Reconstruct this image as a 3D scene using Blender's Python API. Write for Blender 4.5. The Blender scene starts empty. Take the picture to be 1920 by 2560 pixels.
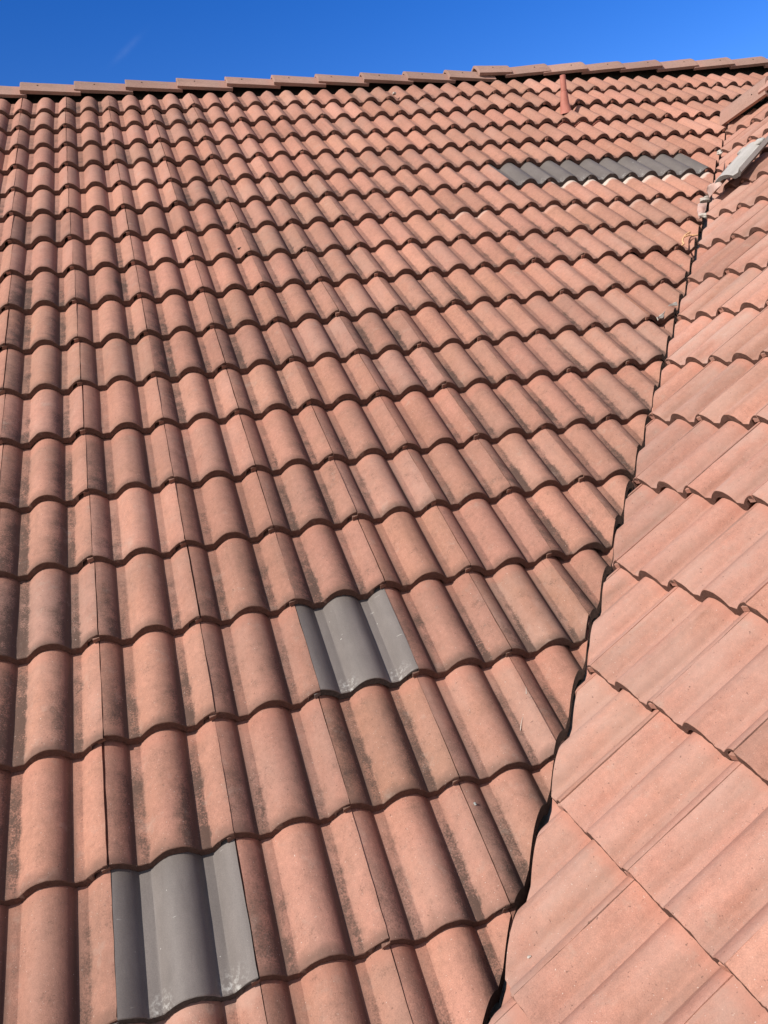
import bpy, bmesh, math, random
from mathutils import Vector, Matrix

SC = bpy.context.scene
COL = SC.collection
rng = random.Random(7)

# ------------------------------------------------------------------ camera
FPX = 2051.724
CAM_POS = Vector((0.57474, -1.66445, 1.25982))
RW = ((0.9561297161168916, -0.26764963307337164, -0.11907829304252684),
      (-0.15682512672949472, -0.12432614393323771, -0.9797698145794091),
      (0.24743048636841478, 0.9554615030708362, -0.1608461083306285))   # right, down, forward
cam_d = bpy.data.cameras.new("camera")
cam_d.sensor_fit = 'VERTICAL'
cam_d.sensor_height = 36.0
cam_d.lens = FPX / 2560.0 * 36.0
cam_d.clip_start = 0.05
cam_d.clip_end = 2000.0
cam = bpy.data.objects.new("camera", cam_d)
r0, r1, r2 = (Vector(v) for v in RW)
m = Matrix.Identity(4)
for i in range(3):
    m[i][0], m[i][1], m[i][2], m[i][3] = r0[i], -r1[i], -r2[i], CAM_POS[i]
cam.matrix_world = m
COL.objects.link(cam)
SC.camera = cam


def project(p):
    d = Vector(p) - CAM_POS
    z = d.dot(r2)
    if z < 0.05:
        return None
    return 960 + FPX * d.dot(r0) / z, 1280 + FPX * d.dot(r1) / z


# ------------------------------------------------------------------ roof geometry constants
TH = math.radians(35.0444)
CT, ST = math.cos(TH), math.sin(TH)
GL, GR = 0.34979, 0.34545
ORI = Vector((3.33528, 1.53959, 1.58682))
D_ROW_L = [0.0007, -0.0066, 0.0009, 0.0077, 0.0006, -0.0109, 0.0097, -0.0031, -0.0068, -0.0019, -0.0024, 0.0028, 0.009, 0.005, 0.0074, 0.0032, 0.0017, -0.017]
D_ROW_R = [-0.0064, 0.0013, 0.0069, -0.002, -0.0043, 0.0035, -0.001, 0.0051, 0.0046, -0.0025, -0.0054]
X_ROW_L = [-0.0013, -0.002, 0.0045, 0.0085, 0.0057, 0.0037, 0.0023, 0.0004, -0.0018, -0.0011, -0.0031, -0.006, -0.0077, -0.0055, -0.0043, -0.0021, 0.0001, 0.0098]
X_ROW_R = [0.0047, 0.0024, 0.0059, 0.0002, -0.0061, -0.0151, -0.0117, 0.0005, 0.0, 0.0087, 0.0103]
N_L = Vector((0, -ST, CT))
N_R = Vector((-ST, 0, CT))
V_L = Vector((0, CT, ST))            # up the main slope
V_R = Vector((CT, 0, ST))            # up the side slope
U_L = Vector((1, 0, 0))
U_R = Vector((0, -1, 0))
XV = 1.0728                          # the two planes meet where x = y + XV

# ------------------------------------------------------------------ light
TILT = math.atan2(0.0300, 0.35)      # every tile lies a little flatter than the roof
NT_L = N_L * math.cos(TILT) + V_L * math.sin(TILT)
VT_L = V_L * math.cos(TILT) - N_L * math.sin(TILT)
SUN_A = math.radians(44.5)           # the sun stands high on the left and skims the tile butts
sun_v = (Vector((-1, 0, 0)) * math.cos(SUN_A) + NT_L * math.sin(SUN_A) + VT_L * 0.08).normalized()
sun_d = bpy.data.lights.new("sun", 'SUN')
sun_d.energy = 4.6
sun_d.angle = math.radians(0.53)
sun_d.color = (1.0, 0.955, 0.89)
sun = bpy.data.objects.new("sun", sun_d)
sun.rotation_euler = (-sun_v).to_track_quat('-Z', 'Y').to_euler()
sun.location = (-10, -10, 20)
COL.objects.link(sun)

world = bpy.data.worlds.new("World")
SC.world = world
world.use_nodes = True
wn, wl = world.node_tree.nodes, world.node_tree.links
bg = wn["Background"]
sky = wn.new("ShaderNodeTexSky")
sky.sky_type = 'NISHITA'
sky.sun_disc = False
sky.sun_elevation = math.asin(sun_v.z)
sky.sun_rotation = math.atan2(sun_v.x, sun_v.y)
sky.altitude = 300
sky.air_density = 1.0
sky.dust_density = 0.25
sky.ozone_density = 3.0
hs = wn.new("ShaderNodeHueSaturation")
hs.inputs["Hue"].default_value = 0.521
hs.inputs["Saturation"].default_value = 1.35
# deep blue over the ridge; unseen sky desaturated so it fills shadows less blue
tcw = wn.new("ShaderNodeTexCoord")
dotn = wn.new("ShaderNodeVectorMath")
dotn.operation = 'DOT_PRODUCT'
wl.new(tcw.outputs["Generated"], dotn.inputs[0])
dotn.inputs[1].default_value = (0.23, 0.93, 0.28)
mr = wn.new("ShaderNodeMapRange")
mr.interpolation_type = 'SMOOTHSTEP'
mr.inputs["From Min"].default_value = 0.35
mr.inputs["From Max"].default_value = 0.85
mr.inputs["To Min"].default_value = 0.55
mr.inputs["To Max"].default_value = 1.41
wl.new(dotn.outputs["Value"], mr.inputs["Value"])
wl.new(mr.outputs[0], hs.inputs["Saturation"])
hs.inputs["Value"].default_value = 1.25
wl.new(sky.outputs[0], hs.inputs["Color"])
# paler towards the right
sx = wn.new("ShaderNodeMapRange")
sepw = wn.new("ShaderNodeSeparateXYZ")
wl.new(tcw.outputs["Generated"], sepw.inputs[0])
wl.new(sepw.outputs[0], sx.inputs["Value"])
sx.inputs["From Min"].default_value = -0.2
sx.inputs["From Max"].default_value = 0.65
sx.inputs["To Min"].default_value = 1.22
sx.inputs["To Max"].default_value = 1.80


def wmath(op, a_, b_):
    nd = wn.new("ShaderNodeMath")
    nd.operation = op
    for sk, v in zip(nd.inputs, (a_, b_)):
        if isinstance(v, bpy.types.NodeSocket):
            wl.new(v, sk)
        else:
            sk.default_value = v
    return nd.outputs[0]


def wdot(vec):
    nd = wn.new("ShaderNodeVectorMath")
    nd.operation = 'DOT_PRODUCT'
    wl.new(tcw.outputs["Generated"], nd.inputs[0])
    nd.inputs[1].default_value = vec
    return nd.outputs["Value"]


dim = wn.new("ShaderNodeMapRange")  # unseen sky behind the viewer dimmed to deepen shadow contrast
dim.interpolation_type = 'SMOOTHSTEP'
dim.inputs["From Min"].default_value = 0.2
dim.inputs["From Max"].default_value = 0.8
dim.inputs["To Min"].default_value = 0.72
dim.inputs["To Max"].default_value = 1.0
wl.new(dotn.outputs["Value"], dim.inputs["Value"])
wl.new(wmath('MULTIPLY', sx.outputs[0], dim.outputs[0]), hs.inputs["Value"])

# one faint wisp of cloud over the ridge
D0, E1, E2 = (0.03063, 0.93221, 0.36061), (0.79126, -0.24306, 0.56111), (0.61072, 0.26815, -0.74506)
q1 = wmath('POWER', wmath('ABSOLUTE', wmath('DIVIDE', wdot(E1), 0.016), 0), 2.0)
q2 = wmath('POWER', wmath('ABSOLUTE', wmath('DIVIDE', wdot(E2), 0.0028), 0), 2.0)
wisp = wmath('POWER', 2.718, wmath('MULTIPLY', wmath('ADD', q1, q2), -1.0))
wisp = wmath('MULTIPLY', wisp, wmath('GREATER_THAN', wdot(D0), 0.9))
nzw = wn.new("ShaderNodeTexNoise")
nzw.inputs["Scale"].default_value = 90.0
nzw.inputs["Detail"].default_value = 4.0
wl.new(tcw.outputs["Generated"], nzw.inputs["Vector"])
wisp = wmath('MULTIPLY', wisp, wmath('MULTIPLY', nzw.outputs[0], 0.07))
mxw = wn.new("ShaderNodeMix")
mxw.data_type = 'RGBA'
wl.new(wisp, mxw.inputs[0])
wl.new(hs.outputs[0], mxw.inputs[6])
mxw.inputs[7].default_value = (7.0, 8.0, 9.5, 1)
wl.new(mxw.outputs[2], bg.inputs["Color"])
bg.inputs["Strength"].default_value = 0.10

SC.view_settings.view_transform = 'Standard'
SC.view_settings.look = 'None'
SC.view_settings.exposure = 0.16
SC.view_settings.gamma = 1.0
SC.render.engine = 'CYCLES'


# ------------------------------------------------------------------ materials
class NT:
    def __init__(self, name):
        self.m = bpy.data.materials.new(name)
        self.m.use_nodes = True
        self.t = self.m.node_tree
        self.n, self.l = self.t.nodes, self.t.links
        self.b = self.n["Principled BSDF"]

    def put(self, sock, v):
        if hasattr(v, 'is_output') or isinstance(v, bpy.types.NodeSocket):
            self.l.new(v, sock)
        else:
            sock.default_value = v

    def node(self, t, **kw):
        nd = self.n.new(t)
        for k, v in kw.items():
            setattr(nd, k, v)
        return nd

    def math(self, op, a, b=0.0, c=0.0, clamp=False):
        nd = self.node("ShaderNodeMath", operation=op, use_clamp=clamp)
        self.put(nd.inputs[0], a)
        self.put(nd.inputs[1], b)
        self.put(nd.inputs[2], c)
        return nd.outputs[0]

    def vmul(self, v, k):
        nd = self.node("ShaderNodeVectorMath", operation='MULTIPLY')
        self.put(nd.inputs[0], v)
        nd.inputs[1].default_value = k
        return nd.outputs[0]

    def noise(self, vec, scale, detail=3.0, rough=0.55, dist=0.0):
        nd = self.node("ShaderNodeTexNoise")
        self.l.new(vec, nd.inputs["Vector"])
        nd.inputs["Scale"].default_value = scale
        nd.inputs["Detail"].default_value = detail
        nd.inputs["Roughness"].default_value = rough
        nd.inputs["Distortion"].default_value = dist
        return nd.outputs[0]

    def ramp(self, f, stops, interp='LINEAR'):
        nd = self.node("ShaderNodeValToRGB")
        nd.color_ramp.interpolation = interp
        e = nd.color_ramp.elements
        while len(e) < len(stops):
            e.new(0.5)
        for el, (p, c) in zip(e, stops):
            el.position = p
            el.color = (c, c, c, 1) if isinstance(c, (int, float)) else (*c, 1)
        self.put(nd.inputs[0], f)
        return nd.outputs[0]

    def mix(self, f, a, b, mode='MIX'):
        nd = self.node("ShaderNodeMix", data_type='RGBA', blend_type=mode)
        self.put(nd.inputs[0], f)
        for s, v in ((nd.inputs[6], a), (nd.inputs[7], b)):
            if isinstance(v, bpy.types.NodeSocket):
                self.l.new(v, s)
            else:
                s.default_value = (*v, 1) if len(v) == 3 else v
        return nd.outputs[2]

    def prop(self, name):
        nd = self.node("ShaderNodeAttribute", attribute_type='OBJECT', attribute_name=name)
        return nd.outputs["Fac"]

    def coords(self):
        """object space metres, shifted per object so that no two tiles share a pattern"""
        tc = self.node("ShaderNodeTexCoord")
        oi = self.node("ShaderNodeObjectInfo")
        cb = self.node("ShaderNodeCombineXYZ")
        for i, k in enumerate((37.0, 91.0, 53.0)):
            self.l.new(self.math('MULTIPLY', oi.outputs["Random"], k), cb.inputs[i])
        ad = self.node("ShaderNodeVectorMath", operation='ADD')
        self.l.new(tc.outputs["Object"], ad.inputs[0])
        self.l.new(cb.outputs[0], ad.inputs[1])
        return tc.outputs["Object"], ad.outputs[0], oi.outputs["Random"]

    def bump(self, h, strength, dist):
        nd = self.node("ShaderNodeBump")
        nd.inputs["Strength"].default_value = strength
        nd.inputs["Distance"].default_value = dist
        self.l.new(h, nd.inputs["Height"])
        self.l.new(nd.outputs[0], self.b.inputs["Normal"])

    def finish(self, col, rough, spec=0.3):
        self.put(self.b.inputs["Base Color"], col)
        self.put(self.b.inputs["Roughness"], rough)
        self.b.inputs["Specular IOR Level"].default_value = spec
        return self.m


def sep(nt, v):
    nd = nt.node("ShaderNodeSeparateXYZ")
    nt.l.new(v, nd.inputs[0])
    return nd.outputs


VALLEY_DIRT = [(0.0, .42), (.09, .55), (.15, .78), (.19, 1.0), (.285, .95), (.312, .18), (.36, .06), (.52, .12),
               (.60, .4), (.69, .9), (.715, 1.0), (.79, .95), (.815, .18), (.86, .05), (1.0, .2)]


def tile_material(name, pink, tan, dark, dirt_col):
    nt = NT(name)
    obj, v, rnd = nt.coords()
    xyz = sep(nt, obj)
    tint, dirt, stain = nt.prop("tint"), nt.prop("dirt"), nt.prop("stain")
    big = nt.noise(v, 7.0, 4)
    streak = nt.noise(nt.vmul(v, (42, 2.2, 1)), 1.0, 4, 0.6)
    streak2 = nt.noise(nt.vmul(v, (17, 1.1, 1)), 1.0, 3, 0.55)
    fine = nt.noise(v, 420.0, 2, 0.6)
    mid = nt.noise(v, 60.0, 4, 0.65)
    f = nt.math('MULTIPLY_ADD', big, 1.1, -0.25)
    f = nt.math('ADD', f, nt.math('MULTIPLY', nt.math('SUBTRACT', tint, 0.5), 1.0), clamp=True)
    c = nt.mix(f, pink, tan)
    # brown run-down streaks along the slope
    sm = nt.ramp(streak2, [(0.50, 0), (0.72, 1)])
    sm = nt.math('MULTIPLY', sm, nt.math('MULTIPLY', nt.prop("streak"), 0.62))
    c = nt.mix(sm, c, dark)
    c = nt.mix(nt.math('MULTIPLY', nt.ramp(streak, [(0.52, 0), (0.75, 1)]), 0.22), c, dark)
    # mottled grain
    c = nt.mix(1.0, c, nt.ramp(mid, [(0.25, 0.84), (0.75, 1.14)]), 'MULTIPLY')
    c = nt.mix(1.0, c, nt.ramp(fine, [(0.25, 0.78), (0.75, 1.20)]), 'MULTIPLY')
    geo = nt.node("ShaderNodeNewGeometry")
    patch = nt.noise(geo.outputs["Position"], 1.7, 3, 0.55)
    c = nt.mix(1.0, c, nt.ramp(patch, [(0.32, 0.86), (0.68, 1.10)]), 'MULTIPLY')
    dn = nt.ramp(nt.noise(nt.vmul(v, (9, 3, 3)), 1.0, 5, 0.65), [(0.36, 0.15), (0.62, 1)])
    c = nt.mix(nt.math('MULTIPLY', nt.prop("dust"), dn), c, (0.47, 0.315, 0.255))
    # clean pinkish band where the tile above used to shelter it
    top = nt.ramp(nt.math('ADD', xyz[1], nt.math('MULTIPLY', mid, 0.02)), [(0.0, 0), (0.315, 0), (0.345, 1)])
    c = nt.mix(nt.math('MULTIPLY', top, 0.45), c, tuple(min(1, k * f_) for k, f_ in zip(pink, (1.12, 1.0, .98))))
    # black lichen and soot settled in the water courses
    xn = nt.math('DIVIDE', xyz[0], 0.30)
    wob = nt.math('MULTIPLY_ADD', nt.noise(v, 18.0, 5, 0.7), 0.13, -0.065)
    zone = nt.ramp(nt.math('ADD', xn, wob), VALLEY_DIRT)
    along = nt.ramp(nt.math('DIVIDE', xyz[1], 0.42), [(0.0, 1.0), (0.12, .95), (0.5, .68), (0.84, .25)])
    d1 = nt.noise(v, 16.0, 5, 0.7)
    d2 = nt.noise(v, 230.0, 3, 0.7)
    runs = nt.ramp(nt.noise(nt.vmul(geo.outputs["Position"], (3.2, 0.9, 0.9)), 1.0, 4, 0.6), [(0.36, 0.10), (0.62, 1.35)])
    grit = nt.math('ADD', nt.math('MULTIPLY_ADD', d1, 2.6, -0.75), nt.math('MULTIPLY_ADD', d2, 2.4, -1.2))
    dm = nt.math('MULTIPLY', nt.math('MULTIPLY', zone, along), nt.math('MULTIPLY', nt.math('MULTIPLY', dirt, runs), 1.8))
    dm = nt.math('MULTIPLY', dm, nt.math('MAXIMUM', grit, 0.12), clamp=True)
    stray = nt.ramp(nt.math('ADD', nt.math('MULTIPLY', d1, 0.7), nt.math('MULTIPLY', d2, 0.5)), [(0.66, 0), (0.80, 1)])
    dm = nt.math('MAXIMUM', dm, nt.math('MULTIPLY', stray, nt.math('MULTIPLY', dirt, 0.55)))
    # dark lines along the two creases, and soot along the butt edge
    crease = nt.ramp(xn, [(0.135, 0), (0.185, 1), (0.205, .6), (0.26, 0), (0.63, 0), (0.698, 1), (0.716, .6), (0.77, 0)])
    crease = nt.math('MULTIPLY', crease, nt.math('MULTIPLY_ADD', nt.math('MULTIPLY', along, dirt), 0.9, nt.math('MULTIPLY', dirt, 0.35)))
    foot = nt.ramp(nt.math('ADD', xyz[1], nt.math('MULTIPLY_ADD', d1, -0.05, 0.02)), [(0.0, 1), (0.012, .7), (0.04, 0)])
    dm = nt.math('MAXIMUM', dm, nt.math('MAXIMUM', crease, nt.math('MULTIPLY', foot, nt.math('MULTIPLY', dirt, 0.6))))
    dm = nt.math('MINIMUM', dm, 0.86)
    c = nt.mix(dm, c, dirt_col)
    film = nt.math('MULTIPLY', dirt, nt.math('MULTIPLY_ADD', d1, 0.42, 0.0))
    c = nt.mix(film, c, (0.20, 0.115, 0.082))
    # pale lichen blotches
    lm = nt.ramp(nt.noise(v, 13.0, 6, 0.72), [(0.58, 0), (0.72, 1)])
    c = nt.mix(nt.math('MULTIPLY', lm, 0.30), c, (0.40, 0.31, 0.25))
    # quartz grains and dark pits
    g = nt.noise(nt.vmul(v, (1, 1, 1)), 300.0, 1, 0.4)
    c = nt.mix(nt.ramp(g, [(0.74, 0), (0.80, 1)]), c, (0.58, 0.46, 0.39))
    pit = nt.noise(v, 140.0, 2, 0.5)
    c = nt.mix(nt.math('MULTIPLY', nt.ramp(pit, [(0.26, 1), (0.31, 0)]), 0.6), c, (0.10, 0.06, 0.045))
    # white mortar slurry below the grey course
    wm = nt.ramp(nt.math('ADD', xyz[1], nt.math('MULTIPLY_ADD', nt.noise(v, 30.0, 3), 0.05, -0.025)), [(0.0, 0), (0.312, 0), (0.335, 1)])
    c = nt.mix(nt.math('MULTIPLY', wm, stain), c, (0.62, 0.54, 0.46))
    vv = nt.node("ShaderNodeHueSaturation")
    nt.l.new(c, vv.inputs["Color"])
    nt.l.new(nt.math('MULTIPLY_ADD', rnd, 0.20, 0.90), vv.inputs["Value"])
    h = nt.math('ADD', nt.noise(v, 520.0, 2, 0.6), nt.math('MULTIPLY', nt.noise(v, 130.0, 2), 0.8))
    nt.bump(h, 0.42, 0.0016)
    return nt.finish(vv.outputs[0], 0.88, 0.25)


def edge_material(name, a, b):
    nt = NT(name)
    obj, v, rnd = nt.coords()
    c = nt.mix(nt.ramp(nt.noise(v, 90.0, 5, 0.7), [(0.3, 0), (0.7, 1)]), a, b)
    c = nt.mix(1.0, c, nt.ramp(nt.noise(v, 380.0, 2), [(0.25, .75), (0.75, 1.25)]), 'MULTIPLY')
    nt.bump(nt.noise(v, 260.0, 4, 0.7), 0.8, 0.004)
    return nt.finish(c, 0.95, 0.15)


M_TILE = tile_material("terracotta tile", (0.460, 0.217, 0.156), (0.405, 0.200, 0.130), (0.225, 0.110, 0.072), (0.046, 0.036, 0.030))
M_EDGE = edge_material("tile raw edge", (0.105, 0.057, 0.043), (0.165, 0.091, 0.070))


def grey_material(name, base, light, rough):
    nt = NT(name)
    obj, v, rnd = nt.coords()
    xyz = sep(nt, obj)
    c = nt.mix(nt.noise(v, 14.0, 5, 0.6), base, light)
    c = nt.mix(1.0, c, nt.ramp(nt.noise(v, 400.0, 2), [(0.25, .86), (0.75, 1.14)]), 'MULTIPLY')
    st = nt.noise(nt.vmul(v, (70, 3, 1)), 1.0, 3)
    c = nt.mix(nt.math('MULTIPLY', nt.ramp(st, [(0.5, 0), (0.8, 1)]), 0.25), c, (0.16, 0.14, 0.13))
    # lime bloom gathered at the foot of the water courses
    xn = nt.math('DIVIDE', xyz[0], 0.30)
    zone = nt.ramp(xn, [(0.18, 0), (0.26, 1), (0.33, 1), (0.40, 0), (0.68, 0), (0.76, 1), (0.86, .8), (0.95, 0)])
    foot = nt.ramp(nt.math('DIVIDE', xyz[1], 0.42), [(0.0, 1), (0.05, .9), (0.14, 0)])
    lime = nt.math('MULTIPLY', nt.math('MULTIPLY', zone, foot), nt.ramp(nt.noise(v, 85.0, 4, 0.7), [(0.48, 0), (0.66, 1)]))
    c = nt.mix(nt.math('MULTIPLY', lime, 0.5), c, (0.70, 0.68, 0.63))
    sp = nt.noise(v, 75.0, 1, 0.3)
    c = nt.mix(nt.ramp(sp, [(0.815, 0), (0.84, 1)]), c, (0.62, 0.60, 0.55))
    scr = nt.noise(nt.vmul(v, (20, 90, 1)), 1.0, 2)
    c = nt.mix(1.0, c, nt.ramp(nt.noise(nt.vmul(v, (14, 2.5, 3)), 1.0, 5, 0.65), [(0.3, 0.82), (0.7, 1.14)]), 'MULTIPLY')
    sh = nt.node("ShaderNodeCombineColor")
    for k_ in range(3):
        nt.l.new(nt.prop("shade"), sh.inputs[k_])
    c = nt.mix(1.0, c, sh.outputs[0], 'MULTIPLY')
    c = nt.mix(nt.math('MULTIPLY', nt.ramp(scr, [(0.74, 0), (0.78, 1)]), 0.5), c, (0.55, 0.52, 0.47))
    nt.bump(nt.math('ADD', nt.noise(v, 480.0, 2), nt.noise(v, 60.0, 2)), 0.2, 0.0012)
    return nt.finish(c, rough, 0.28)


M_GREY = grey_material("grey concrete tile", (0.150, 0.128, 0.116), (0.200, 0.171, 0.154), 0.62)
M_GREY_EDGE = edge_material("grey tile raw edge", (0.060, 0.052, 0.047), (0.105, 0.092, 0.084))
M_PALE = grey_material("pale grey concrete", (0.36, 0.335, 0.31), (0.47, 0.44, 0.405), 0.85)
M_PALE_EDGE = edge_material("pale concrete edge", (0.13, 0.12, 0.11), (0.20, 0.185, 0.17))
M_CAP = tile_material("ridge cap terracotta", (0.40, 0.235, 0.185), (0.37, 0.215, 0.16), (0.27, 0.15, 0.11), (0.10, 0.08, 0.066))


def plain_material(name, a, b, scale=20.0, rough=0.8, metal=0.0, bump=0.2):
    nt = NT(name)
    obj, v, rnd = nt.coords()
    c = nt.mix(nt.ramp(nt.noise(v, scale, 5, 0.65), [(0.3, 0), (0.7, 1)]), a, b)
    nt.b.inputs["Metallic"].default_value = metal
    nt.bump(nt.noise(v, scale * 8, 3), bump, 0.002)
    return nt.finish(c, rough)


M_DECK = plain_material("roof underlay", (0.025, 0.020, 0.018), (0.045, 0.036, 0.030), 12, 0.95)
M_GALV = plain_material("galvanised sheet", (0.50, 0.53, 0.53), (0.66, 0.69, 0.69), 30, 0.55, 0.35, 0.1)
M_PIPE = plain_material("painted pipe", (0.40, 0.135, 0.10), (0.47, 0.18, 0.13), 25, 0.7)
M_FLASH = plain_material("painted lead", (0.46, 0.17, 0.125), (0.53, 0.22, 0.165), 40, 0.65)
M_STRIP = plain_material("lime washed lead", (0.50, 0.29, 0.23), (0.60, 0.46, 0.40), 14, 0.75)
M_MORTAR = plain_material("dry mortar", (0.40, 0.35, 0.30), (0.58, 0.53, 0.47), 60, 0.95, 0, 0.8)
M_ORANGE = plain_material("dried foam", (0.70, 0.36, 0.17), (0.78, 0.50, 0.28), 60, 0.8)
M_NAIL = plain_material("rusty nail", (0.05, 0.035, 0.03), (0.09, 0.06, 0.05), 90, 0.8, 0.3)
M_GROUND = plain_material("dry lawn", (0.10, 0.11, 0.05), (0.16, 0.14, 0.08), 0.6, 0.95)


# ------------------------------------------------------------------ helpers
def tag(o, label=None, cat=None, group=None, kind=None):
    if label and not kind:
        kind = "thing"
    for k, v in (("label", label), ("category", cat), ("group", group), ("kind", kind)):
        if v:
            o[k] = v
    return o


def link(name, mesh, parent=None, matrix=None):
    o = bpy.data.objects.new(name, mesh)
    COL.objects.link(o)
    if parent:
        o.parent = parent
    if matrix is not None:
        o.matrix_world = matrix
    return o


def frame(x, y, z, p):
    mt = Matrix.Identity(4)
    for i in range(3):
        mt[i][0], mt[i][1], mt[i][2], mt[i][3] = x[i], y[i], z[i], p[i]
    return mt


def mark_sharp(bm, deg=32):
    lim = math.radians(deg)
    for e in bm.edges:
        if len(e.link_faces) == 2:
            e.smooth = e.calc_face_angle(0) < lim
        else:
            e.smooth = False
    for f in bm.faces:
        f.smooth = True


def to_mesh(name, bm, mats):
    me = bpy.data.meshes.new(name)
    bmesh.ops.recalc_face_normals(bm, faces=bm.faces[:])
    bm.to_mesh(me)
    bm.free()
    for mt in mats:
        me.materials.append(mt)
    return me


# ------------------------------------------------------------------ the roof tile
AMP, THK, W, LEN = 0.039, 0.0270, 0.300, 0.420


def prof(x):
    """height of the tile's upper face, crest = 0"""
    if x < 0:
        return 0.0 - AMP * 0.10 * (x / 0.03) ** 2
    if x <= 0.059:
        t = x / 0.059
        z = 0.0378 * (1 - (0.20 * t + 0.80 * t ** 2.2))
    elif x <= 0.090:
        z = 0.0006 * math.sin((x - .059) / .031 * math.pi)
    elif x <= 0.148:
        z = AMP * math.sin(math.pi / 2 * (x - 0.090) / 0.058)
    elif x <= 0.2125:
        z = AMP * (1 - ((x - 0.148) / 0.0645) ** 2.5)
    elif x <= 0.241:
        z = 0.0006 * math.sin((x - .2125) / .0285 * math.pi)
    else:
        z = AMP * math.sin(math.pi / 2 * min(1, (x - 0.241) / 0.059))
    return z - AMP


def build_tile(seed, mats, length=LEN, x0=0.0, x1=0.2978, rough_=1.0):
    R = random.Random(seed)
    xs = [0, .004, .012, .02, .03, .04, .048, .054, .0575, .0605, .068, .076, .084, .0885, .0915, .097, .104, .113, .124, .136,
          .148, .160, .172, .182, .192, .2, .207, .211, .2145, .222, .23, .2395, .2425, .248, .256, .265, .276, .287, .2935, .2977]
    xs = [x for x in xs if x0 <= x <= x1]
    if x0 > 0 and xs[0] > x0:
        xs.insert(0, x0)
    full = x0 == 0
    if xs[-1] > 0.29:
        xs[-1] = x1
        xs = sorted(xs + [.2615, .2635])
    top = [(x, prof(x)) for x in xs]
    last = xs[-1]

    def low(x):
        return prof(x) - (0.011 if (last > 0.29 and x > 0.263) else THK)
    bot = [(x, low(x)) for x in reversed(xs)]
    if full:
        bot += [(-0.019, -THK - .003), (-0.0195, -0.0142), (0.0, -0.0128)]
    loop = top + bot
    nt_ = len(top)
    ys = [0, .0022, .007, .03, .07, .12, .17, .22, .27, .32, .37, length]
    if length < 0.36:
        ys = [y for y in ys if y < length - .02] + [length]
    bm = bmesh.new()
    rings = []
    nz = [R.uniform(-1, 1) for _ in loop]
    warp = R.uniform(-1, 1) * 0.0012
    ph = R.uniform(0, 6)
    for iy, y in enumerate(ys):
        ring = []
        for i, (x, z) in enumerate(loop):
            yy, zz, xx = y, z, x
            if i < nt_:
                if iy == 0:
                    zz -= 0.0024
                    yy += 0.0006 + abs(R.gauss(0, 0.0007)) * rough_
                elif iy == 1:
                    zz -= 0.0005
                    yy += abs(R.gauss(0, 0.0006)) * rough_
                zz += R.gauss(0, 0.00018) + warp * math.sin(y * 11 + ph)
            else:
                if iy == 0:
                    yy += abs(R.gauss(0, 0.0010)) * rough_
                    zz += R.gauss(0, 0.0007) * rough_
                    if full and x < -0.01:
                        yy -= 0.005
            if i in (0, nt_ - 1):
                xx += R.gauss(0, 0.0005)
            ring.append(bm.verts.new((xx, yy, zz)))
        rings.append(ring)
    n = len(loop)
    for a, b in zip(rings, rings[1:]):
        for i in range(n):
            k = (i + 1) % n
            f = bm.faces.new((a[i], a[k], b[k], b[i]))
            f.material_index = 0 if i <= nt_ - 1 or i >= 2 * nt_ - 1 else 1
    for ring in (rings[0], rings[-1]):
        for i in range(nt_ - 1):
            q = [ring[i], ring[i + 1], ring[2 * nt_ - 2 - i], ring[2 * nt_ - 1 - i]]
            if i == 0 and full:
                q.append(ring[n - 1])
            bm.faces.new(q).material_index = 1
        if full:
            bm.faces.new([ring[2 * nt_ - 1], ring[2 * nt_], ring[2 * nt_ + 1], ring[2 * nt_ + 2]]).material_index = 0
    # a few knocked-off crumbs on the butt edge
    for _ in range(R.randint(1, 3)):
        cx = R.uniform(.02, .28)
        for v in rings[0][:nt_] + rings[1][:nt_]:
            d = abs(v.co.x - cx)
            if d < 0.008:
                v.co.z -= R.uniform(0.0005, 0.0022) * (1 - d / 0.008) * rough_
                v.co.y += 0.001 * (1 - d / 0.008)
    bmesh.ops.recalc_face_normals(bm, faces=bm.faces[:])
    mark_sharp(bm, 27)
    return to_mesh("roof_tile", bm, mats)


TILES = [build_tile(100 + i, (M_TILE, M_EDGE)) for i in range(8)]
GREYS = [build_tile(300 + i, (M_GREY, M_GREY_EDGE), rough_=1.5) for i in range(4)]
SIDES = [build_tile(500 + i, (M_TILE, M_EDGE), x1=0.2990) for i in range(8)]
TOPS = [build_tile(200 + i, (M_TILE, M_EDGE), length=0.325) for i in range(3)]


def interp(pts, t):
    if t <= pts[0][0]:
        return pts[0][1]
    for (a, b), (c, d) in zip(pts, pts[1:]):
        if t <= c:
            return b + (d - b) * (t - a) / (c - a)
    return pts[-1][1]


CUT_R = [(-1.2, .241), (-.2, .202), (.35, .175), (.8, .152), (1.3, .133), (2.0, .117), (2.7, .112), (3.4, .052), (4.0, .025)]
CUT_L = [(-1.2, .185), (-.17, .140), (.2, .117), (.51, .102), (.85, .088), (1.4, .078), (1.7, .068), (2.3, .056), (3.4, .022), (4.2, -.005)]


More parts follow.
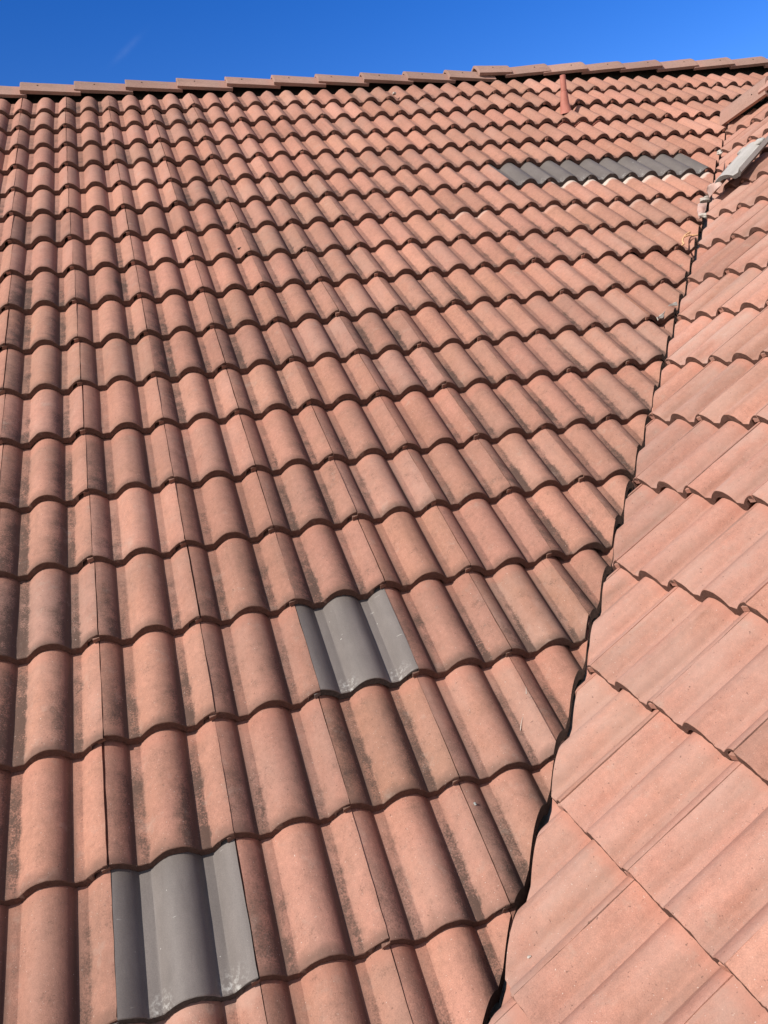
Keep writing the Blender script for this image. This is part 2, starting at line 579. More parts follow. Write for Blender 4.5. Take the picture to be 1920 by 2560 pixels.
def cut_mesh(me, mw, co, no):
    """keep the part of the mesh behind the plane; None when nothing is left, the same mesh when nothing is cut"""
    inv = mw.inverted()
    lc = inv @ co
    ln = (mw.to_3x3().transposed() @ no).normalized()
    ds = [(v.co - lc).dot(ln) for v in me.vertices]
    if max(ds) <= 0:
        return me
    if min(ds) > -0.012:
        return None
    bm = bmesh.new()
    bm.from_mesh(me)
    bmesh.ops.bisect_plane(bm, geom=bm.verts[:] + bm.edges[:] + bm.faces[:], plane_co=lc, plane_no=ln, clear_outer=True)
    ed = [e for e in bm.edges if len(e.link_faces) == 1]
    r = bmesh.ops.holes_fill(bm, edges=ed, sides=0)
    for f in r["faces"]:
        f.material_index = 1
        f.smooth = False
        for e in f.edges:
            e.smooth = False
    out = bpy.data.meshes.new("roof_tile")
    bm.to_mesh(out)
    bm.free()
    for mt in me.materials:
        out.materials.append(mt)
    ex = [max(v.co[i] for v in out.vertices) - min(v.co[i] for v in out.vertices) for i in (0, 1)] if out.vertices else [0, 0]
    if ex[0] < 0.022 or ex[1] < 0.035:
        return None
    return out


def smooth01(t):
    t = max(0.0, min(1.0, t))
    return t * t * (3 - 2 * t)


def sag(c, j):
    return 0.105 * interp([(12, 0), (13, .03), (14, .1), (15, .18), (16, .28), (17, .3), (18, .4)], j) * smooth01((c - 7) / 6)


ORD = ("zeroth first second third fourth fifth sixth seventh eighth ninth tenth eleventh twelfth thirteenth fourteenth fifteenth sixteenth "
       "seventeenth eighteenth nineteenth twentieth").split()
ORD += ["twenty-" + w for w in ORD[1:10]]


def in_view(pts, mar=0):
    for p in pts:
        q = project(p)
        if q and -mar < q[0] < 1920 + mar and -mar < q[1] < 2560 + mar:
            return True
    return False


GREY_AT = {(1, 0), (3, 2)} | {(c, 12) for c in range(10, 15)}
made_l, made_r = {}, {}


def tile_points(mw, y1=0.35):
    return [mw @ Vector((x, y, prof(x))) for x in (0.002, .075, .15, .225, .296) for y in (0.0, .06, .12, .18, .24, .30, y1)]


# ---- main slope
for j in range(-2, 18):
    for c in range(-3, 23):
        dl = D_ROW_L[j] if j >= 0 else 0.0
        xl = X_ROW_L[j] if j >= 0 else 0.0
        s = GL * j + dl + rng.gauss(0, 0.0016)
        x = W * c + xl + rng.gauss(0, 0.0009)
        up = sag(c, j) + rng.gauss(0, 0.0006)
        t = TILT + rng.gauss(0, 0.0022)
        yaw = rng.gauss(0, 0.0022)
        if (c, j) == (6, 2):
            yaw, x = 0.045, x + 0.004
        if (c, j) in ((10, 7), (11, 9)):
            up, t = up + 0.008, t + 0.012
        p = Vector((x, 0, 0)) + V_L * s + N_L * up
        vy = V_L * math.cos(t) - N_L * math.sin(t)
        vx = (U_L * math.cos(yaw) + vy * math.sin(yaw)).normalized()
        vz = vx.cross(vy).normalized()
        vy = vz.cross(vx)
        mw = frame(vx, vy, vz, p)
        pts = tile_points(mw, 0.34)
        grey = (c, j) in GREY_AT
        if not in_view(pts, 300):
            continue
        if grey:
            me = GREYS[(c + j) % 4]
        else:
            me = (TOPS if j == 17 else TILES)[rng.randrange(3 if j == 17 else 8)]
        if j <= 15:
            ja, jb = rng.gauss(0, 0.004), rng.gauss(0, 0.004)
            ya, yb = p.y, p.y + 0.34
            a = Vector((ya + XV + interp(CUT_L, ya) + ja, ya, 0))
            b = Vector((yb + XV + interp(CUT_L, yb) + jb, yb, 0))
            d = (b - a).normalized()
            me = cut_mesh(me, mw, a, Vector((d.y, -d.x, 0)))
            if me is None:
                continue
        made_l[(c, j)] = (me, mw, pts, grey)


# ---- side slope (its courses are counted downwards)
for j in range(-7, 11):
    for k in range(-13, 11):
        ji = j + 2
        dr = D_ROW_R[ji] if 0 <= ji < 11 else 0.0
        xr = X_ROW_R[ji] if 0 <= ji < 11 else 0.0
        p = ORI + U_R * (W * k + xr + rng.gauss(0, 0.0009)) - V_R * (GR * j + dr + rng.gauss(0, 0.0016)) + N_R * rng.gauss(0, 0.0006)
        t = TILT + rng.gauss(0, 0.0022)
        yaw = rng.gauss(0, 0.0022)
        vy = V_R * math.cos(t) - N_R * math.sin(t)
        vx = (U_R * math.cos(yaw) + vy * math.sin(yaw)).normalized()
        vz = vx.cross(vy).normalized()
        vy = vz.cross(vx)
        mw = frame(vx, vy, vz, p)
        pts = tile_points(mw, 0.34)
        if not in_view(pts, 300):
            continue
        me = SIDES[rng.randrange(8)]
        # where the saw followed the valley
        xa, xb = p.x, p.x + 0.345 * CT
        ya = xa - XV
        for _ in range(8):
            ya = xa - XV - interp(CUT_R, ya)
        yb = xb - XV
        for _ in range(8):
            yb = xb - XV - interp(CUT_R, yb)
        ja, jb = rng.gauss(0.002, 0.005), rng.gauss(-0.004, 0.005)
        a = Vector((xa, ya - ja, (xa - ORI.x) * ST / CT + ORI.z))
        b = Vector((xb, yb - jb, (xb - ORI.x) * ST / CT + ORI.z))
        no = (b - a).cross(N_R * 0.15 + Vector((0, 0, 0.85))).normalized()
        if no.y < 0:
            no = -no
        me = cut_mesh(me, mw, a, no)
        if me is None:
            continue
        me = cut_mesh(me, mw, Vector((5.30, 0, 0)), Vector((1, 0, 0)))
        if me is None:
            continue
        made_r[(k, j)] = (me, mw, pts)


def seen_keys(made, row):
    out = []
    for key, val in made.items():
        if key[1] == row:
            me, mw = val[0], val[1]
            vs = [mw @ me.vertices[i].co for i in range(0, len(me.vertices), 3) if me.vertices[i].co.y < 0.345]
            if in_view(vs):
                out.append(key)
    return sorted(out)


SPECIAL = {
    (1, 0): "large grey replacement tile low on the left, nearest the camera, with white scuffs",
    (3, 2): "grey replacement tile alone among red tiles in the middle of the roof",
    (0, 0): "dirt-streaked terracotta tile directly left of the nearest large grey tile",
    (2, 0): "terracotta tile directly right of the nearest large grey tile",
    (1, 1): "terracotta tile directly above the nearest large grey tile",
    (1, -1): "terracotta tile directly below the nearest large grey tile, mortar-stained along its top",
    (2, 2): "terracotta tile directly left of the lone grey tile in the middle",
    (4, 2): "terracotta tile directly right of the lone grey tile in the middle",
    (3, 3): "terracotta tile directly above the lone grey tile in the middle",
    (3, 1): "orange-tinted terracotta tile directly below the lone grey tile in the middle",
}
GREY_NAMES = ["leftmost", "second from left", "middle", "second from right", "rightmost"]
for i, c in enumerate(range(10, 15)):
    SPECIAL[(c, 12)] = f"{GREY_NAMES[i]} of the five grey tiles in a row near the valley"

for j in range(17, -3, -1):
    keys = seen_keys(made_l, j)
    nv = len(keys)
    for key in sorted(k for k in made_l if k[1] == j):
        me, mw, pts, grey = made_l[key]
        c = key[0]
        o = link("grey_roof_tile" if grey else "roof_tile", me, matrix=mw)
        up = max(0.0, min(1.0, j / 15))
        o["dirt"] = max(0.05, min(1.15, 1.08 - 0.72 * up + rng.gauss(0, 0.17)))
        o["tint"] = max(0.0, min(1.0, 0.5 + rng.gauss(0, 0.18)))
        o["streak"] = max(0.0, rng.gauss(0.25, 0.15))
        o["stain"] = 0.0
        o["dust"] = max(0.0, rng.gauss(0.16, 0.10))
        o["shade"] = 0.86 if j == 12 else 1.0
        if (c, j + 1) in GREY_AT and j == 11 and c >= 11:
            o["stain"] = rng.uniform(.55, .85)
        if j == 10 and 8 <= c <= 13:
            o["stain"] = rng.choice((0.0, .15, .3))
        if (c, j) == (1, -1):
            o["stain"] = 0.15
        if (c, j) == (3, 1):
            o["tint"], o["streak"] = 1.0, 0.7
        if key not in keys:
            tag(o, "terracotta roof tile lying just outside the edge of the photo", "roof tile", "roof tiles outside the photo")
            continue
        if key in SPECIAL:
            lab = SPECIAL[key]
        else:
            i = keys.index(key)
            kind = "pale" if j >= 13 else ("weathered" if j >= 6 else "dirt-streaked")
            cnt = f"{ORD[i + 1]} from left" if i < nv / 2 else ("last before valley" if i == nv - 1 else f"{ORD[nv - i]} back from valley")
            if j >= 16 and i >= nv / 2:
                cnt = "last at right edge" if i == nv - 1 else f"{ORD[nv - i]} back from right edge"
            lab = f"{kind} terracotta tile, {cnt}, {ORD[18 - j]} course below the main ridge"
        tag(o, lab, "roof tile", "grey replacement roof tiles" if grey else "terracotta tiles on the main slope")

rows_r = [j for j in range(-8, 12) if seen_keys(made_r, j)]
for j in range(-7, 11):
    keys = seen_keys(made_r, j)
    for key in sorted(k for k in made_r if k[1] == j):
        me, mw, pts = made_r[key]
        o = link("roof_tile", me, matrix=mw)
        o["dirt"] = max(0.02, min(0.6, 0.07 + rng.gauss(0, 0.03)))
        o["tint"] = max(0.0, min(1.0, 0.35 + rng.gauss(0, 0.2)))
        o["streak"] = max(0.0, 0.95 + rng.gauss(0, 0.2))
        o["stain"] = 0.0
        o["dust"] = max(0.15, rng.gauss(0.46, 0.14))
        if key not in keys:
            tag(o, "terracotta roof tile lying just outside the edge of the photo", "roof tile", "roof tiles outside the photo")
            continue
        i = keys.index(key)
        n = rows_r[-1] - j + 1
        # k grows towards the viewer; the cut tile at the valley has the smallest k
        where = "cut at the valley" if i == 0 else f"{ORD[i + 1]} from the valley"
        tag(o, f"salmon tile on the right-hand slope, {where}, {ORD[n]} course from the bottom", "roof tile",
            "terracotta tiles on the right-hand slope")


# ------------------------------------------------------------------ ridge caps
def cap_profile(hw, h):
    pts = []
    for i in range(15):
        a = -1 + 2 * i / 14
        x = hw * a
        z = h * (1 - abs(a) ** 1.55) ** 0.92
        pts.append((x, z))
    return pts


def build_cap(seed, hw=0.128, h=0.098, length=0.42, thick=0.019, taper=0.93):
    R = random.Random(seed)
    bm = bmesh.new()
    outer = cap_profile(hw, h)
    inner = [(x * (1 - thick / hw), z - thick) for x, z in outer]
    loop = outer + inner[::-1]
    rings = []
    ys = [0, .003, .012, .1, .2, .3, length - .006, length]
    for iy, y in enumerate(ys):
        s = 1 + (taper - 1) * y / length
        if iy == 0:
            s *= 0.985
        ring = []
        for x, z in loop:
            ring.append(bm.verts.new((x * s + R.gauss(0, .0004), y + (abs(R.gauss(0, .0008)) if iy in (0, 7) else 0), z * s + R.gauss(0, .0005))))
        rings.append(ring)
    n, k = len(loop), len(outer)
    for a, b in zip(rings, rings[1:]):
        for i in range(n):
            f = bm.faces.new((a[i], a[(i + 1) % n], b[(i + 1) % n], b[i]))
            f.material_index = 0 if i < k - 1 else 1
    for ring in (rings[0], rings[-1]):
        for i in range(k - 1):
            f = bm.faces.new((ring[i], ring[i + 1], ring[n - 2 - i], ring[n - 1 - i]))
            f.material_index = 1
    bmesh.ops.recalc_face_normals(bm, faces=bm.faces[:])
    mark_sharp(bm, 40)
    return to_mesh("ridge_cap", bm, (M_CAP, M_CAP if False else M_CAP))


CAPS = [build_cap(400 + i) for i in range(5)]


def nail_mesh():
    bm = bmesh.new()
    bmesh.ops.create_cone(bm, cap_ends=True, segments=8, radius1=0.006, radius2=0.004, depth=0.008)
    return to_mesh("nail", bm, (M_NAIL,))


NAIL = nail_mesh()


def place_cap(big_end, direction, drop, label, group, roll=0.0, nail=True, up=0.0):
    """big_end: apex-base point of the raised end; the cap runs along direction and falls by drop"""
    d = Vector(direction).normalized()
    y = (d * 0.42 - Vector((0, 0, drop))).normalized()
    x = y.cross(Vector((0, 0, 1))).normalized()
    x = Matrix.Rotation(roll, 3, y) @ x
    z = x.cross(y).normalized()
    o = link("ridge_cap", CAPS[rng.randrange(5)], matrix=frame(x, y, z, big_end))
    o["dirt"], o["tint"], o["streak"], o["stain"], o["dust"] = 0.16, 0.4 + rng.gauss(0, .25), 0.3, 0.0, 0.35
    tag(o, label, "ridge cap", group)
    if nail:
        nx = x * (1 if x.y < 0 else -1)
        a = 0.62
        pz = 0.098 * (1 - a ** 1.55) ** 0.92 * 0.975
        loc = Vector((0.128 * a * 0.975 * (1 if x.y < 0 else -1), 0.13 + rng.gauss(0, .01), pz + 0.0005))
        nl = bpy.data.objects.new("nail", NAIL)
        COL.objects.link(nl)
        nl.parent = o
        sl = Vector((0.6 if loc.x > 0 else -0.6, 0, 0.8)).normalized()
        nl.matrix_local = Matrix.Translation(loc) @ sl.to_track_quat('Z', 'Y').to_matrix().to_4x4()
    return o


RIDGE_Y = 5.282
Z_EDGE = [(-2, 3.60), (.4, 3.612), (3.3, 3.622), (3.8, 3.642), (4.4, 3.655), (6, 3.668), (8, 3.675)]


def zr(x):
    return interp(Z_EDGE, x) + 0.002


GROUP_CAPS = "ridge caps along the main ridge"
LX = [-0.385, -0.004, 0.374, 0.744, 1.128, 1.506, 1.875, 2.235, 2.613, 2.987, 3.353]
for i, x in enumerate(LX):
    pos = "cut off by the left edge of the photo" if i == 0 else f"{ORD[i]} whole one from the left"
    lab = "terracotta ridge cap " + pos + ", left end raised"
    place_cap(Vector((x, RIDGE_Y + rng.gauss(0, .004), zr(x) + 0.017)), (1, 0, 0), 0.026, lab, GROUP_CAPS, roll=rng.gauss(0, .015))
RX = [4.287, 4.638, 5.011, 5.387, 5.763, 6.141, 6.523, 6.9]
for i, x in enumerate(RX):
    if i == 7:
        lab = "terracotta ridge cap just outside the right edge of the photo"
    elif i == 6:
        lab = "terracotta ridge cap cut off by the right edge of the photo"
    elif i == 0:
        lab = "terracotta ridge cap whose left end lies under the doubled cap"
    else:
        lab = f"terracotta ridge cap, {ORD[i]} along to the right of the doubled cap's neighbour"
    place_cap(Vector((x, RIDGE_Y + rng.gauss(0, .004), zr(x) + 0.019)), (-1, 0, 0), 0.024, lab, GROUP_CAPS, roll=rng.gauss(0, .015))
dbl = place_cap(Vector((3.625, RIDGE_Y, zr(3.7) + 0.028)), (1, 0, 0), -0.002, "doubled ridge cap lying on top of two others at the bend of the ridge", GROUP_CAPS)

dm_ = cut_mesh(dbl.data, dbl.matrix_world, Vector((3.925, 0, 0)), Vector((1, 0, 0)))
if dm_:
    dbl.data = dm_

# caps closing the top of the side roof, by the head of the valley
HS, HE = Vector((5.235, 4.17, 2.945)), Vector((5.32, 3.81, 3.01))
hd = (HE - HS).normalized()
o = place_cap(HE + hd * 0.05, -hd, 0.03, "long terracotta cap at the head of the valley, its end cut to a tongue", "caps on the side roof")
pos, yv = o.matrix_world.translation.copy(), o.matrix_world.col[1].to_3d()
zv = N_R * 0.75 + Vector((0, 0, 0.25))
zv = (zv - yv * zv.dot(yv)).normalized()
o.matrix_world = frame(yv.cross(zv), yv, zv, pos)
bpy.context.view_layer.update()
place_cap(HE + hd * 0.42, -hd, 0.02, "terracotta cap overlapping the valley cap at the right edge of the photo", "caps on the side roof")


# ------------------------------------------------------------------ vent pipe with its flashing
def lathe(rings, seg=20):
    bm = bmesh.new()
    prev = None
    for r, z, dx, dy in rings:
        r *= 0.92
        cur = [bm.verts.new((dx + r * math.cos(2 * math.pi * i / seg), dy + r * math.sin(2 * math.pi * i / seg), z)) for i in range(seg)]
        if prev:
            for i in range(seg):
                bm.faces.new((prev[i], prev[(i + 1) % seg], cur[(i + 1) % seg], cur[i]))
        prev = cur
    return bm


vp = bpy.data.objects.new("vent_pipe", None)
COL.objects.link(vp)
vp.location = (4.026, 4.505, 3.158)
tag(vp, "red painted vent pipe with a flared collar standing near the ridge", "vent pipe")
bm = lathe([(.0265, -0.06, 0, 0), (.026, .05, 0, 0), (.0255, .12, 0, 0), (.0240, .240, 0, 0), (.0225, .244, 0, 0), (.019, .244, 0, 0), (.018, .15, 0, 0)])
mark_sharp(bm, 40)
link("pipe", to_mesh("pipe", bm, (M_PIPE,)), vp)
bm = lathe([(.056, -.05, 0, -.012), (.046, -.02, 0, -.006), (.038, .03, 0, 0), (.0325, .08, 0, 0), (.0295, .112, 0, 0), (.0275, .118, 0, 0), (.024, .119, 0, 0)])
for v in bm.verts:
    v.co.x += rng.gauss(0, .0012)
    v.co.z += rng.gauss(0, .0012)
mark_sharp(bm, 50)
link("collar", to_mesh("collar", bm, (M_PIPE,)), vp)
# lead sheet dressed over the course below, showing under the butts
bm = bmesh.new()
rows = []
s_base = GL * 15 + D_ROW_L[15]
for iy in range(5):
    row = []
    for ix in range(61):
        x = 3.775 + 0.50 * ix / 60
        lx = (x - X_ROW_L[14]) % W
        yl = 0.372 - 0.0435 + iy * 0.012
        s = GL * 14 + D_ROW_L[14] + yl
        lift = 0.006 + (0.006 * math.sin(ix * .31) ** 2 + rng.gauss(0, .0007) if iy == 0 else 0)
        q = Vector((x, 0, 0)) + V_L * (s + (0.006 * math.sin(ix * .23) if iy == 0 else 0)) + N_L * (sag(x / W, 14) + prof(lx) - yl * math.sin(TILT) + lift)
        row.append(bm.verts.new(q - vp.location))
    rows.append(row)
for a, b in zip(rows, rows[1:]):
    for i in range(60):
        bm.faces.new((a[i], a[i + 1], b[i + 1], b[i]))
bmesh.ops.solidify(bm, geom=bm.faces[:], thickness=0.003)
mark_sharp(bm, 60)
link("flashing", to_mesh("flashing", bm, (M_FLASH,)), vp)


# ------------------------------------------------------------------ valley gutter
def sheet(name, rows, mats, thick=0.0, sharp=50):
    bm = bmesh.new()
    vs = [[bm.verts.new(p) for p in r] for r in rows]
    for a, b in zip(vs, vs[1:]):
        for i in range(len(a) - 1):
            bm.faces.new((a[i], a[i + 1], b[i + 1], b[i]))
    if thick:
        bmesh.ops.recalc_face_normals(bm, faces=bm.faces[:])
        bmesh.ops.solidify(bm, geom=bm.faces[:], thickness=thick)
    mark_sharp(bm, sharp)
    return to_mesh(name, bm, mats)


rows = []
y = -1.6
while y < 3.95:
    cr = interp(CUT_R, y)
    cl = interp(CUT_L, y)
    w = rng.gauss(0, 0.004)
    zl = y * ST / CT

    def PL(dx, n):
        return Vector((y + XV + dx, y, zl)) + N_L * n

    def PR(dx, n):
        return Vector((y + XV + dx, y, zl + dx * ST / CT)) + N_R * n
    top = PR(cr - 0.004 + w, -0.080 + w * 1.5)
    rows.append([PL(cl - .25, -.125), PL(cl - .08, -.125), PL(cl + .02, -.13), PR(cr + .0 + w, -.15), top,
                 PR(cr + .10, -.125), PR(cr + .22, -.125)])
    y += 0.09
o = link("valley_gutter", sheet("valley_gutter", rows, (M_GALV,), 0.0015))
tag(o, "galvanised valley gutter showing as pale slivers in the dark gap between slopes", "gutter")


# ------------------------------------------------------------------ loose and broken pieces around the valley
BP = Vector((4.075, 2.84, 2.155))
me = build_tile(900, (M_PALE, M_PALE_EDGE), x0=0.085, x1=0.262, rough_=2.0)
ty = Vector((0.335, 0.135, 0.215)).normalized()
tx = (Vector((-0.10, -0.20, -0.045)))
tx = (tx - ty * tx.dot(ty)).normalized()
tz = tx.cross(ty)
loose = link("grey_tile_piece", me, matrix=frame(tx * 1.25, ty, tz, BP - tx * 0.135 + tz * 0.045))
loose["shade"] = 1.0
tag(loose, "pale grey broken tile half lying loose on the right-hand slope beside the valley", "roof tile")
for i, (lx, sx, sy, sz) in enumerate(((.115, .030, .022, .014), (.205, .034, .026, .018))):
    bm = bmesh.new()
    bmesh.ops.create_icosphere(bm, subdivisions=3, radius=1)
    R = random.Random(60 + i)
    for v in bm.verts:
        k = 1 + 0.18 * math.sin(v.co.x * 4 + i) * math.cos(v.co.y * 5) + R.gauss(0, .03)
        v.co = Vector((v.co.x * sx * k, v.co.y * sy * k, v.co.z * sz * k))
    mark_sharp(bm, 70)
    nb = bpy.data.objects.new("mortar_lump", to_mesh("mortar_lump", bm, (M_PALE,)))
    COL.objects.link(nb)
    nb.parent = loose
    nb["shade"] = 1.0
    nb.location = (lx, 0.402, prof(lx) + 0.004)

SL = [(4.335, 3.052, 2.324), (4.23, 2.961, 2.257), (4.136, 2.876, 2.209), (4.089, 2.866, 2.189), (4.094, 2.939, 2.186), (4.144, 3.019, 2.17)]
SR = [(4.34, 3.037, 2.31), (4.308, 3.037, 2.294), (4.174, 2.898, 2.218), (4.064, 2.782, 2.153), (4.049, 2.806, 2.136), (4.092, 2.924, 2.116)]


def resample(pts, n):
    pts = [Vector(p) for p in pts]
    out = []
    for i in range(n):
        t = i / (n - 1) * (len(pts) - 1)
        k = min(int(t), len(pts) - 2)
        f = t - k
        p0, p1, p2, p3 = pts[max(k - 1, 0)], pts[k], pts[k + 1], pts[min(k + 2, len(pts) - 1)]
        out.append(0.5 * ((2 * p1) + (p2 - p0) * f + (2 * p0 - 5 * p1 + 4 * p2 - p3) * f * f + (3 * p1 - p0 - 3 * p2 + p3) * f ** 3))
    return out


a, b = resample(SL, 28), resample(SR, 28)
rows = [[p.lerp(q, t / 6) + Vector((0, 0, 0.012 * math.sin(t / 6 * math.pi) + rng.gauss(0, .0012))) for t in range(7)] for p, q in zip(a, b)]
o = link("flashing_strip", sheet("flashing_strip", rows, (M_STRIP,), 0.004, 70))
tag(o, "crumpled pinkish-white flashing strip curling up out of the valley beside the grey piece", "flashing")

SH = [(4.008, 2.935, 2.071), (4.074, 2.944, 2.077), (4.003, 2.871, 2.026), (3.935, 2.803, 1.978), (3.907, 2.793, 1.971), (3.95, 2.864, 2.021)]
bm = bmesh.new()
cen = sum((Vector(p) for p in SH), Vector()) / 6
vs = [bm.verts.new(Vector(p)) for p in SH]
ct = bm.verts.new(cen + Vector((0, 0, .012)))
for i in range(6):
    bm.faces.new((vs[i], vs[(i + 1) % 6], ct))
bmesh.ops.recalc_face_normals(bm, faces=bm.faces[:])
bmesh.ops.solidify(bm, geom=bm.faces[:], thickness=-0.014)
bmesh.ops.subdivide_edges(bm, edges=bm.edges[:], cuts=2, use_grid_fill=True)
for v in bm.verts:
    v.co += Vector((rng.gauss(0, .001), rng.gauss(0, .001), rng.gauss(0, .001)))
mark_sharp(bm, 45)
o = link("tile_shard", to_mesh("tile_shard", bm, (M_STRIP,)))
tag(o, "pink broken tile shard with a whitish top wedged in the valley below the crumpled strip", "tile shard")


def lump(name, loc, size, mat, seed, label, cat, group=None, squash=(1, 1, .6)):
    R = random.Random(seed)
    bm = bmesh.new()
    bmesh.ops.create_icosphere(bm, subdivisions=3, radius=1)
    ph = [R.uniform(0, 6) for _ in range(4)]
    for v in bm.verts:
        k = 1 + .22 * math.sin(v.co.x * 3.1 + ph[0]) + .2 * math.sin(v.co.y * 4.3 + ph[1]) + .15 * math.sin(v.co.z * 5.7 + ph[2]) + R.gauss(0, .035)
        v.co = Vector((v.co.x * squash[0], v.co.y * squash[1], v.co.z * squash[2])) * size * k
    mark_sharp(bm, 35)
    o = link(name, to_mesh(name, bm, (mat,)))
    o.location = loc
    o.rotation_euler = (R.uniform(-.4, .4), R.uniform(-.4, .4), R.uniform(0, 6))
    tag(o, label, cat, group)
    return o


GM = "mortar lumps in the valley"
lump("mortar_lump", (4.135, 3.035, 2.125), .030, M_MORTAR, 1, "grey-white mortar lump in the dark valley hole beside the crumpled strip", "mortar", GM, (1.3, .8, .6))
lump("mortar_lump", (4.075, 2.985, 2.082), .020, M_MORTAR, 2, "small mortar lump hanging in the valley hole above the pink shard", "mortar", GM)
lump("mortar_lump", (3.925, 2.765, 1.985), .020, M_MORTAR, 3, "white mortar crumb between the pink shard and the cut side tiles", "mortar", GM, (.7, 1.2, .6))
lump("mortar_lump", (4.69, 3.575, 2.535), .022, M_MORTAR, 4, "mortar lump showing in the valley above the grey tile row", "mortar", GM)
lump("stone_chip", (2.765, 4.895, 3.437), .013, M_MORTAR, 5, "small pale stone chip lying on a tile near the ridge", "stone chip")

M_STRAW = plain_material("dry straw", (0.62, 0.52, 0.42), (0.72, 0.64, 0.55), 60, 0.8)
M_POD = plain_material("dry seed pod", (0.050, 0.036, 0.028), (0.080, 0.058, 0.044), 90, 0.8)
M_PEBBLE = plain_material("grey pebble", (0.26, 0.28, 0.27), (0.36, 0.38, 0.36), 80, 0.8)
lump("pebble", (1.2155, 0.2370, 0.1325), .0042, M_PEBBLE, 21, "tiny grey pebble caught in a tile joint near the valley's lower end", "pebble", None, (.7, 1.2, .9))
lump("pebble", (1.1575, -0.1872, 0.0070), .0036, M_MORTAR, 22, "tiny pale pebble on the lowest cut tile of the right-hand slope", "pebble")
lump("seed_pod", (1.1515, 2.959, 2.0365), .0125, M_POD, 23, "small dark curved seed pod lying on an upper left tile", "seed pod", None, (.38, 1.15, .4))


def straw(pts, label):
    bm = bmesh.new()
    path = resample(pts, 9)
    prev = None
    for i, q in enumerate(path):
        t = (path[min(i + 1, 8)] - path[max(i - 1, 0)]).normalized()
        sx = t.cross(N_L).normalized()
        sz = sx.cross(t)
        r = 0.0011 * (0.4 + 0.6 * i / 8)
        cur = [bm.verts.new(q + (sx * math.cos(a_) + sz * math.sin(a_)) * r) for a_ in [k * math.pi / 3 for k in range(6)]]
        if prev:
            for k in range(6):
                bm.faces.new((prev[k], prev[(k + 1) % 6], cur[(k + 1) % 6], cur[k]))
        else:
            bm.faces.new(cur)
        prev = cur
    bm.faces.new(prev)
    mark_sharp(bm, 70)
    tag(link("straw", to_mesh("straw", bm, (M_STRAW,))), label, "straw")


straw([(1.4960, 0.4790, 0.3125), (1.4910, 0.4680, 0.3065), (1.4858, 0.4573, 0.3005)], "short pale straw lying on a roll, upper of two near the valley")
straw([(1.4514, 0.4192, 0.2510), (1.4400, 0.4085, 0.2370), (1.4304, 0.3964, 0.2230)], "longer pale straw lying in a trough, lower of two near the valley")

# dried foam strand
bm = bmesh.new()
for pts in ([(3.741, 2.655, 1.877), (3.695, 2.636, 1.863), (3.641, 2.594, 1.834), (3.615, 2.562, 1.812), (3.609, 2.542, 1.798), (3.583, 2.529, 1.790)],
            [(3.664, 2.612, 1.846), (3.708, 2.624, 1.855), (3.733, 2.616, 1.85), (3.762, 2.62, 1.852)]):
    path = resample(pts, 22)
    prev = None
    for i, q in enumerate(path):
        t = (path[min(i + 1, 21)] - path[max(i - 1, 0)]).normalized()
        sx = t.cross(N_L).normalized()
        r = (0.0035 + 0.002 * abs(math.sin(i * .9))) * (0.5 if i in (0, 21) else 1)
        cur = [bm.verts.new(q + N_L * .004 + (sx * math.cos(a_) + N_L * math.sin(a_)) * r) for a_ in [k * math.pi / 4 for k in range(8)]]
        if prev:
            for k in range(8):
                bm.faces.new((prev[k], prev[(k + 1) % 8], cur[(k + 1) % 8], cur[k]))
        else:
            bm.faces.new(cur)
        prev = cur
    bm.faces.new(prev)
mark_sharp(bm, 60)
o = link("foam_strand", to_mesh("foam_strand", bm, (M_ORANGE,)))
tag(o, "thin orange strand of dried foam on the last tile before the valley", "foam strand")

# mortar bead left on the sheltered top of a tile by the valley
rows = []
for i, p in enumerate(resample([(3.208, 2.073, 1.452), (3.155, 2.062, 1.440), (3.093, 2.033, 1.400), (3.045, 2.01, 1.385)], 16)):
    w = 0.012 + 0.006 * math.sin(i * 1.3)
    rows.append([p - V_L * w, p + N_L * 0.008 + V_L * rng.gauss(0, .002), p + V_L * w * .7])
o = link("mortar_bead", sheet("mortar_bead", rows, (M_MORTAR,), 0.004, 60))
tag(o, "white mortar bead under a lifted tile end halfway up the valley", "mortar")

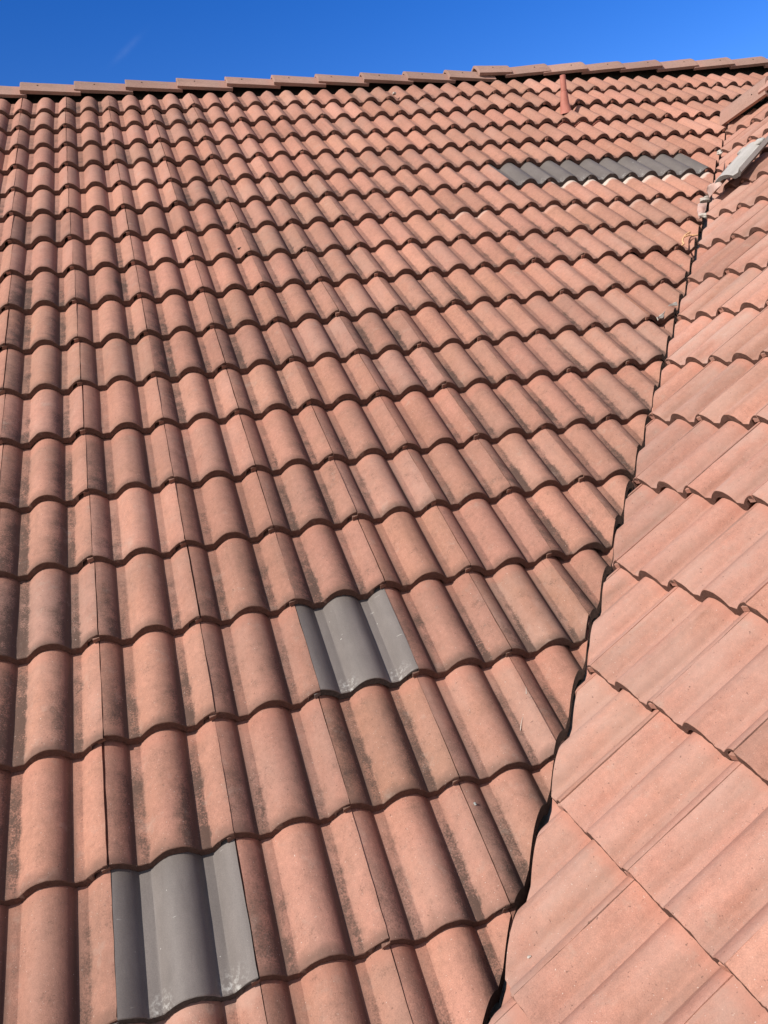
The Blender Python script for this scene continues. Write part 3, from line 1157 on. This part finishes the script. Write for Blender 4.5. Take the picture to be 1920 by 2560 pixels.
# ------------------------------------------------------------------ what lies under the tiles
deck = bpy.data.objects.new("roof_deck", None)
COL.objects.link(deck)
deck.location = (2.5, 2, 1)
tag(deck, "dark roof underlay seen through the gaps under caps and along the valley", "roof deck")


def quad(name, pts, mat, parent):
    bm = bmesh.new()
    f = bm.faces.new([bm.verts.new(Vector(p) - parent.location) for p in pts])
    bmesh.ops.solidify(bm, geom=[f], thickness=0.02)
    return link(name, to_mesh(name, bm, (mat,)), parent)


def onl(x, s):
    return Vector((x, 0, 0)) + V_L * s + N_L * -0.155


sr = 5.25 / CT
quad("underlay", [onl(-4, -2.2), onl(-2.2 * CT + XV, -2.2), onl(4.9 + XV, 4.9 / CT), onl(9, 4.9 / CT), onl(9, sr), onl(-4, sr)], M_DECK, deck)


def onr(x, y):
    return Vector((x, y, ORI.z + (x - ORI.x) * ST / CT)) + N_R * -0.155


quad("underlay", [onr(-1.8 + XV + .05, -1.8), onr(5.3, -1.8), onr(5.3, 5.3 - XV - .05)], M_DECK, deck)
rz = sr * ST - .155 * CT
xs_ = [-4, .4, 3.3, 3.8, 4.4, 6, 9]
rows = [[Vector((x, 5.285, 3.40)) - deck.location for x in xs_], [Vector((x, 5.285, zr(x) + .048)) - deck.location for x in xs_]]
link("ridge_board", sheet("ridge_board", rows, (M_DECK,), 0.025), deck)
quad("underlay", [(-4, 5.25 + .155 * ST, rz), (9, 5.25 + .155 * ST, rz), (9, 9, rz - 3.75 * ST / CT), (-4, 9, rz - 3.75 * ST / CT)], M_DECK, deck)
zz = onr(5.3, 0).z
quad("underlay", [(5.31, 4.2, zz), (5.31, -1.8, zz), (8.5, -1.8, zz - 3.19 * ST / CT), (8.5, 4.2, zz - 3.19 * ST / CT)], M_DECK, deck)

bm = bmesh.new()
bmesh.ops.create_grid(bm, x_segments=4, y_segments=4, size=300)
g = link("ground", to_mesh("ground", bm, (M_GROUND,)))
g.location = (0, 0, -5.5)
tag(g, kind="structure")
print("TILES", len(made_l), len(made_r), "seen", sum(len(seen_keys(made_l, j)) for j in range(-2, 18)), sum(len(seen_keys(made_r, j)) for j in range(-8, 11)), "rows_r", rows_r)
